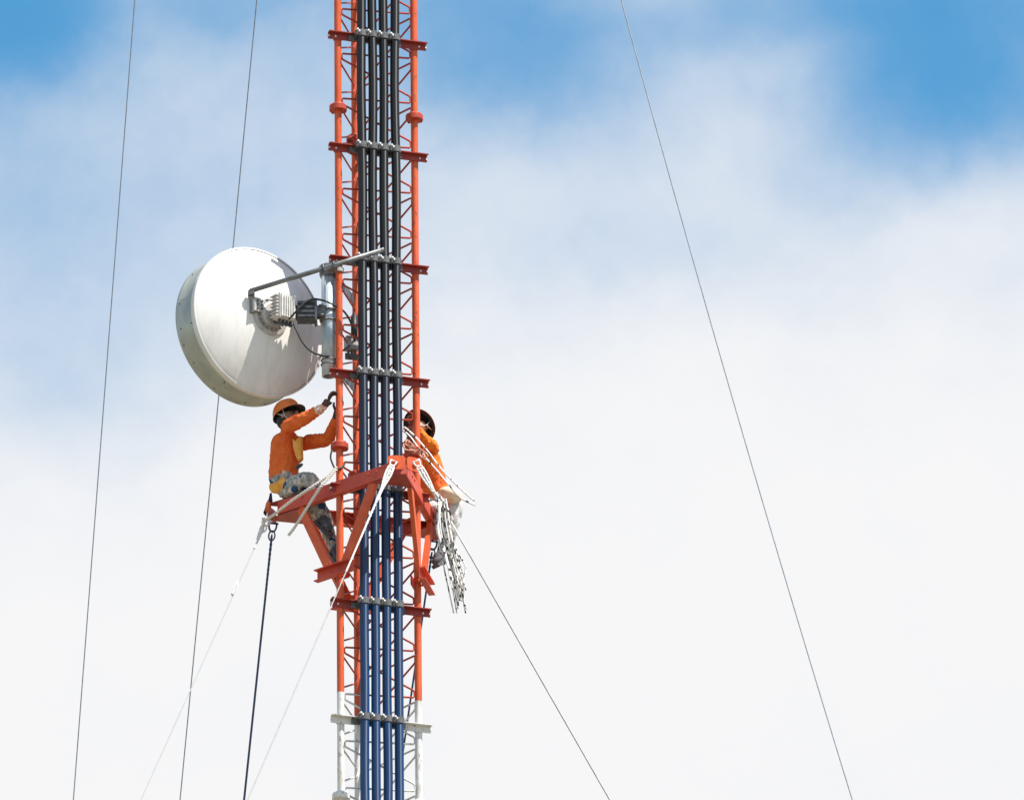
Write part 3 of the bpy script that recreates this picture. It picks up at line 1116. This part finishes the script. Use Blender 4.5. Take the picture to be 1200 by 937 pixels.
helmet(w1, headc + hd_up * .040, hd_fw, hd_up, False, 0, 1.12)
b = MB()
b.blob(headc - hd_fw * .035 - hd_up * .02, hd_fw * .085, hd_fw.cross(hd_up) * .088, hd_up * .085, 0, 16, 10)
b.build('hair', M_HAIR, w1)
# bright shirt flap and pouch on his chest
b = MB()
q = at(346, 527, -.045)
poly = [at(342.5, 514, -.05), at(346, 516, -.06), at(352, 510.5, -.05), at(353, 536, -.06), at(349.5, 540, -.06), at(346.5, 534, -.06), at(343.5, 524, -.06)]
b.prism(poly, V((.02, .05, 0)))
b.build('chest_pocket', M_POUCH, w1)
b = MB()
b.blob(at(326, 568, .06), rt1 * .04, fw1 * .10, UP * .08, 0, 16, 10)
b.build('hip_bag', M_POUCH, w1)
b = MB()
b.blob(at(350.5, 546, -.06), (at(355, 544, -.06) - at(346, 548, -.06)) * .55, V((0, .03, 0)), UP * .018, 0, 10, 6)
b.build('knee_tool', M_CAST, w1)
# his spare tool bag hung off the corner plate
tb = at(314.3, 594, .16)
tbr = thing('tool_bag', 'small orange and navy tool bag hung behind the seated worker on the frame corner', 'bag', tb)
b = MB()
b.blob(tb, V((.028, 0, 0)), V((0, .04, 0)), UP * .058, 0, 12, 8)
b.build('bag', M_HELMET, tbr)
b = MB()
b.prism([at(313.5, 590, .18), at(319.5, 587, .18), at(318.5, 577, .18), at(316.2, 577.5, .18)], V((0, .05, 0)))
b.prism([at(308.6, 600, .18), at(312, 604, .18), at(314, 592, .18), at(312.2, 590, .18)], V((0, .03, 0)))
b.build('flap', M_NAVY, tbr)

# ---- worker behind the mast on the right
pel2 = at(511, 594, .56)
fw2 = V((-.42, -.91, 0)).normalized()
h2u = V((.22, .74, .63)).normalized()
h2f = V((-.25, -.60, .76))
h2f = (h2f - h2u * h2f.dot(h2u)).normalized()
hc2 = at(491, 501, .26)
nk2 = at(496, 519, .34)
sL2 = at(511, 526, .36); eL2 = at(498, 515, .13); wL2 = at(487.5, 502, .02); dL2 = at(483.5, 496, -.01)
sR2 = at(484, 533, .34); eR2 = at(474, 552, .16); wR2 = at(477.5, 530, .02); dR2 = at(480, 521, -.01)
hL2 = at(518, 596, .52); kL2 = at(533, 587, .27); aL2 = at(524, 643, .32); tL2 = at(509, 657, .22)
hR2 = at(503, 596, .54); kR2 = at(519, 600, .30); aR2 = at(520, 640, .36); tR2 = at(515, 652, .28)
mats2 = [M_SHIRT_SUN, M_PALE_TROUSER, M_SKIN, M_SKIN, M_SHIRT, M_BOOT, M_HAIR]
J2 = dict(pelvis=(pel2, (.165, .14)), waist=(at(508, 570, .50), (.165, .14)), chest=(at(503, 546, .42), (.17, .14)), upper=(at(498, 529, .37), (.115, .10)), neck=(nk2, .055),
          jaw=(hc2 - h2u * .07 + h2f * .02, .062), skull=(hc2, .085), crown=(hc2 + h2u * .07, .064),
          shL=(sL2, .074), elL=(eL2, .058), wrL=(wL2, .040), hdL=(dL2, (.036, .024)),
          shR=(sR2, .070), elR=(eR2, .055), wrR=(wR2, .036), hdR=(dR2, (.036, .024)),
          hpL=(hL2, .105), mtL=(hL2.lerp(kL2, .5), .10), knL=(kL2, .105), clL=(kL2.lerp(aL2, .4), .088), anL=(aL2, .056), toL=(tL2, .046),
          hpR=(hR2, .10), mtR=(hR2.lerp(kR2, .5), .09), knR=(kR2, .075), clR=(kR2.lerp(aR2, .4), .062), anR=(aR2, .046), toR=(tR2, .038))
E2 = [('pelvis', 'waist', 0), ('waist', 'chest', 4), ('chest', 'upper', 0), ('upper', 'neck', 0), ('neck', 'jaw', 2), ('jaw', 'skull', 2), ('skull', 'crown', 6),
      ('upper', 'shL', 0), ('shL', 'elL', 0), ('elL', 'wrL', 0), ('wrL', 'hdL', 2),
      ('upper', 'shR', 0), ('shR', 'elR', 0), ('elR', 'wrR', 0), ('wrR', 'hdR', 2),
      ('pelvis', 'hpL', 1), ('hpL', 'mtL', 1), ('mtL', 'knL', 1), ('knL', 'clL', 1), ('clL', 'anL', 1), ('anL', 'toL', 5),
      ('pelvis', 'hpR', 1), ('hpR', 'mtR', 1), ('mtR', 'knR', 1), ('knR', 'clR', 1), ('clR', 'anR', 1), ('anR', 'toR', 5)]
def extra2(b):
    face(b, hc2, h2f, h2u, h2f.cross(h2u), 2, 6)
    fingers(b, dL2, V((-.3, -.5, .8)).normalized(), V((.8, .1, .4)).normalized(), -1, 2, 1.0, 1.0, 1)
    fingers(b, dR2, V((.2, -.5, .85)).normalized(), V((-.8, .1, .2)).normalized(), 1, 2, 1.0, 1.0, 1)
w2 = person('person in orange shirt sitting behind the right mast leg, dark underside of wide helmet showing', J2, E2, mats2, 'pelvis', extra2, origin=pel2)
helmet(w2, hc2 + h2u * .035, h2f, h2u, True, 0)
b = MB()
b.blob(at(527.5, 580, .18), V((.11, 0, 0)), V((0, .10, 0)), V((-.03, 0, .075)), 0, 14, 8)
b.build('knee_pad', M_CREAM, w2)

# boot soles
for w_, an, to in ((w1, anR, toR), (w1, anL, toL), (w2, aL2, tL2), (w2, aR2, tR2)):
    d = (to - an).normalized()
    b = MB()
    s2 = d.cross(UP).normalized()
    dn = s2.cross(d)
    if dn.z > 0: dn = -dn
    fl = d * 1.0
    b.box(an.lerp(to, .55) + dn * .045, fl * .125, s2 * .046, dn * .016)
    b.blob(an.lerp(to, .75) + dn * .01, fl * .085, s2 * .048, dn * .042, 0, 12, 8)
    b.build('boot', M_BOOT, w_)

# ------------------------------------------------------------------ ropes
def rope(name, label, pts, r, mt, cat='rope', twist=0.0, n=10):
    path = spline(pts, n)
    b = MB()
    if twist:
        path2 = []
        L = 0
        strands = [[], []]
        for i, p in enumerate(path):
            if i: L += (p - path[i - 1]).length
            t = (path[min(i + 1, len(path) - 1)] - path[max(i - 1, 0)]).normalized()
            x = t.cross(V((0, 1, 0))).normalized(); y = t.cross(x)
            for k in (0, 1):
                a = L / twist * 2 * math.pi + k * math.pi
                strands[k].append(p + (x * math.cos(a) + y * math.sin(a)) * r * .75)
        for s_ in strands:
            b.tube(s_, r * .85, 6)
    else:
        b.tube(path, r, 7)
    o = b.build(name, mt, None, V(pts[0]))
    return tag(o, label, cat)
rope('safety_rope', 'cream rope stretched along the left frame beam to its corner', [at(394, 547, -.36), at(386, 557, -.37), at(378, 562, -.36), at(360, 574, -.34), at(340, 588, -.16), at(322, 602, .02), at(311, 610, .10), at(305, 622, .12), at(302, 632, .13)], .0095, M_ROPE, twist=.05, n=24)
rope('safety_rope', 'short cream rope hanging loose over the left frame beam', [at(394, 550, -.365), at(384, 561, -.39), at(376, 570, -.41), at(366, 585, -.36), at(354, 604, -.28), at(345, 618, -.24), at(338, 627, -.22)], .0095, M_ROPE, twist=.05, n=24)
rope('safety_rope', 'dark cord looped round the left mast leg above the frame', [at(389, 527, -.36), at(387.5, 536, -.37), at(391, 546, -.37), at(395, 550, -.355), at(400, 548, -.355), at(404, 543, -.30)], .0085, M_RUBBER)
rope('safety_rope', 'upper of two black flecked ropes slanting over the right worker', [at(474, 500.5, -.10), at(485, 510, -.16), at(500, 527, -.2), at(516, 548, -.2), at(535, 568, -.2), at(556, 587, -.2)], .0085, M_FLECK, n=14)
rope('safety_rope', 'lower of two black flecked ropes slanting over the right worker', [at(471, 503.5, -.10), at(481, 512, -.16), at(496, 533, -.2), at(511, 550, -.2), at(531, 574, -.2), at(541, 584, -.2), at(557, 592, -.2)], .0085, M_FLECK, n=14)
b = MB()
rk = random.Random(5)
kp = [at(476 + 3.0 * (k % 9) + rk.uniform(-4, 4), 520 + 1.9 * (k % 9) + rk.uniform(-4, 5), -.42 + rk.uniform(-.04, .06)) for k in range(30)]
b.tube(spline(kp, 6), .0075, 6)
tag(b.build('rope_knot', M_KNOT, None, at(480, 525, -.4)), 'tangled knot of ropes lying on top of the frame front corner', 'rope knot')

b = MB()
rnd = random.Random(11)
for k in range(34):
    u = rnd.random()
    v = rnd.random()
    x0 = 513.5 + 10 * u + rnd.uniform(-1, 1)
    y0 = 584 + 8 * rnd.random()
    ye = 662 + 56 * min(1, 1.15 * v)
    xe = 524 + (ye - 640) * .10 + 16 * u + rnd.uniform(-1.5, 1.5)
    yy = -1.10 + .14 * rnd.random()
    x1 = x0 + 1.5 + 6 * (u - .4); y1 = 622
    pts = [at(x0, y0, yy), at(x0 + (x1 - x0) * .5 + rnd.uniform(-.8, .8), (y0 + y1) / 2, yy), at(x1 + rnd.uniform(-1, 1), y1, yy),
           at((x1 + xe) / 2 + rnd.uniform(-1.3, 1.3), (y1 + ye) / 2, yy), at(xe, ye, yy)]
    if k % 9 == 0:      # some strands double back in a loop
        pts += [at(xe + 3.5, ye + 3, yy), at(xe + 5.5, ye - 12, yy), at(x1 + 7, (y1 + ye) / 2 - 6, yy + .02)]
    b.tube(spline(pts, 8), rnd.uniform(.0060, .0080), 6)
# the hitch they hang from
for (xa, ya, xb, yb) in ((505, 574, 516, 588), (508, 576, 522, 592), (512, 577, 525, 600), (509, 580, 514, 598), (520, 590, 531, 612)):
    b.tube(spline([at(xa, ya, -1.0), at((xa + xb) / 2 + 1.5, (ya + yb) / 2 - 1.5, -1.07), at(xb, yb, -1.04)], 6), .009, 6)
tag(b.build('rope_bundle', M_FLECK, None, at(516, 586, -1.04)), 'thick hank of many white black flecked rope strands hanging on the right guy wire', 'rope bundle')

# ------------------------------------------------------------------ sun and sky
sdir = V((.45, -.275, .85)).normalized()
el = math.asin(sdir.z)
az = math.atan2(sdir.x, sdir.y)
sd_ = bpy.data.lights.new('sun', 'SUN')
sd_.energy = 5.0
sd_.angle = R(.5)
sd_.color = (1, .95, .87)
sun = bpy.data.objects.new('sun', sd_)
COL.objects.link(sun)
sun.rotation_euler = (-sdir).to_track_quat('-Z', 'Y').to_euler()
sun.location = (30, -10, 90)

w = bpy.data.worlds.new('World')
scene.world = w
w.use_nodes = True
nt = w.node_tree
nt.nodes.clear()
out = N(nt, 'ShaderNodeOutputWorld')
bg = N(nt, 'ShaderNodeBackground')
STR = .1
EXPO = .42
EX = 2 ** EXPO
bg.inputs['Strength'].default_value = STR
nt.links.new(bg.outputs[0], out.inputs[0])
sky = N(nt, 'ShaderNodeTexSky', sky_type='NISHITA')
sky.sun_disc = False
sky.sun_elevation = el
sky.sun_rotation = az
sky.air_density = 1.0
sky.dust_density = .3
sky.ozone_density = 4.0
tc = N(nt, 'ShaderNodeTexCoord')
DIR = tc.outputs['Generated']

def mth(op, a, b=None, c=None, clamp=False):
    n = N(nt, 'ShaderNodeMath', operation=op)
    n.use_clamp = clamp
    for i, v_ in enumerate((a, b, c)):
        if v_ is None: continue
        if isinstance(v_, (int, float)):
            n.inputs[i].default_value = v_
        else:
            nt.links.new(v_, n.inputs[i])
    return n.outputs[0]

def dotc(vec):
    n = N(nt, 'ShaderNodeVectorMath', operation='DOT_PRODUCT')
    nt.links.new(DIR, n.inputs[0])
    n.inputs[1].default_value = vec
    return n.outputs['Value']

# cloud bank on the sky is laid out in image pixels along the camera axes
C_F = f0.copy(); C_R = r0.copy(); C_U = u0.copy()
df = dotc(C_F)
S_ = F / 100.0
uu = mth('MULTIPLY', mth('DIVIDE', dotc(C_R), df), S_)
vv = mth('MULTIPLY', mth('DIVIDE', dotc(C_U), df), S_)
def sky_noise(scale, detail, rough, off=0.0):
    mp_ = N(nt, 'ShaderNodeMapping')
    nt.links.new(DIR, mp_.inputs['Vector'])
    mp_.inputs['Location'].default_value = (off, off * .7, off * 1.3)
    n = N(nt, 'ShaderNodeTexNoise')
    n.inputs['Scale'].default_value = scale
    n.inputs['Detail'].default_value = detail
    n.inputs['Roughness'].default_value = rough
    nt.links.new(mp_.outputs[0], n.inputs['Vector'])
    return mth('SUBTRACT', n.outputs['Fac'], .5)
nA = sky_noise(50, 7, .55, 1.0)
nB = sky_noise(50, 7, .55, 5.0)
nC = sky_noise(95, 8, .6, 9.0)
nD = sky_noise(260, 6, .6, 3.0)
uw = mth('MULTIPLY_ADD', nA, 2.0, uu)
vw = mth('MULTIPLY_ADD', nB, 2.0, vv)
# base: cloud thickens downwards
mr = N(nt, 'ShaderNodeMapRange', interpolation_type='SMOOTHERSTEP')
mr.inputs['From Min'].default_value = 5.6
mr.inputs['From Max'].default_value = -2.7
mr.inputs['To Min'].default_value = .21
mr.inputs['To Max'].default_value = 1.04
nt.links.new(vw, mr.inputs['Value'])
dens = mr.outputs[0]
def puff(px, py, rx, ry, amt):
    global dens
    a = mth('DIVIDE', mth('SUBTRACT', uw, (px - 600) / 100), rx / 100)
    c = mth('DIVIDE', mth('SUBTRACT', vw, (468.5 - py) / 100), ry / 100)
    e = mth('MULTIPLY_ADD', a, a, mth('MULTIPLY', c, c))
    gss = mth('POWER', 2.71828, mth('MULTIPLY', mth('POWER', mth('ADD', e, .0001), 1.5), -1))
    dens = mth('MULTIPLY_ADD', gss, amt, dens)
for p_ in [
    (-10, 20, 160, 110, -.58), (300, 5, 120, 45, -.22), (600, 45, 165, 105, -.38), (830, 105, 95, 140, .10),
    (1050, 115, 150, 88, -.33), (1200, 40, 190, 120, -.40), (960, 5, 190, 50, -.28), (1150, 250, 110, 60, .16), (1010, 215, 120, 40, -.10),
    (60, 300, 260, 200, -.24), (170, 130, 150, 70, .10), (800, 330, 120, 60, -.06), (20, 560, 230, 170, -.17), (330, 860, 260, 100, -.10), (1130, 900, 260, 110, -.10), (640, 560, 200, 80, -.05), (130, 430, 280, 130, -.12), (640, 230, 120, 50, .06), (700, 300, 200, 60, -.08)]:
    puff(*p_)
dens = mth('MULTIPLY_ADD', nD, .12, mth('MULTIPLY_ADD', nC, .34, dens))
sr = N(nt, 'ShaderNodeMapRange', interpolation_type='SMOOTHSTEP')
sr.inputs['From Min'].default_value = -.42
sr.inputs['From Max'].default_value = 1.05
sr.inputs['To Min'].default_value = .06
sr.inputs['To Max'].default_value = 1.0
nt.links.new(dens, sr.inputs['Value'])
dens = sr.outputs[0]
# elsewhere on the sphere: broken bright cloud
gen = N(nt, 'ShaderNodeTexNoise')
gen.inputs['Scale'].default_value = 2.2
gen.inputs['Detail'].default_value = 6
nt.links.new(DIR, gen.inputs['Vector'])
gr = N(nt, 'ShaderNodeMapRange', interpolation_type='SMOOTHSTEP')
gr.inputs['From Min'].default_value = .46
gr.inputs['From Max'].default_value = .68
gr.inputs['To Min'].default_value = .4
gr.inputs['To Max'].default_value = .75
nt.links.new(gen.outputs['Fac'], gr.inputs['Value'])
near = N(nt, 'ShaderNodeMapRange', interpolation_type='SMOOTHSTEP')
near.inputs['From Min'].default_value = .985
near.inputs['From Max'].default_value = .9965
nt.links.new(df, near.inputs['Value'])
mx = N(nt, 'ShaderNodeMix', data_type='FLOAT')
nt.links.new(near.outputs[0], mx.inputs[0])
nt.links.new(gr.outputs[0], mx.inputs[2])
nt.links.new(dens, mx.inputs[3])
hsv = N(nt, 'ShaderNodeHueSaturation')
hsv.inputs['Hue'].default_value = .482
hsv.inputs['Saturation'].default_value = 1.36
hsv.inputs['Value'].default_value = 1.8 / EX
nt.links.new(sky.outputs[0], hsv.inputs['Color'])
cm = N(nt, 'ShaderNodeMix', data_type='RGBA')
nt.links.new(mx.outputs[0], cm.inputs['Factor'])
nt.links.new(hsv.outputs[0], cm.inputs[6])
cm.inputs[7].default_value = (.928 / STR / EX, .928 / STR / EX, .938 / STR / EX, 1)
dim = N(nt, 'ShaderNodeMapRange')
dim.inputs['To Min'].default_value = .84
dim.inputs['To Max'].default_value = 1.0
nt.links.new(near.outputs[0], dim.inputs['Value'])
vm = N(nt, 'ShaderNodeVectorMath', operation='SCALE')
nt.links.new(cm.outputs[2], vm.inputs[0])
nt.links.new(dim.outputs[0], vm.inputs['Scale'])
nt.links.new(vm.outputs[0], bg.inputs['Color'])

vs = scene.view_settings
vs.view_transform = 'Standard'
vs.look = 'None'
vs.exposure = EXPO
vs.gamma = 1
vs.use_curve_mapping = False
scene.render.film_transparent = False
scene.cycles.max_bounces = 6
scene.cycles.use_denoising = True
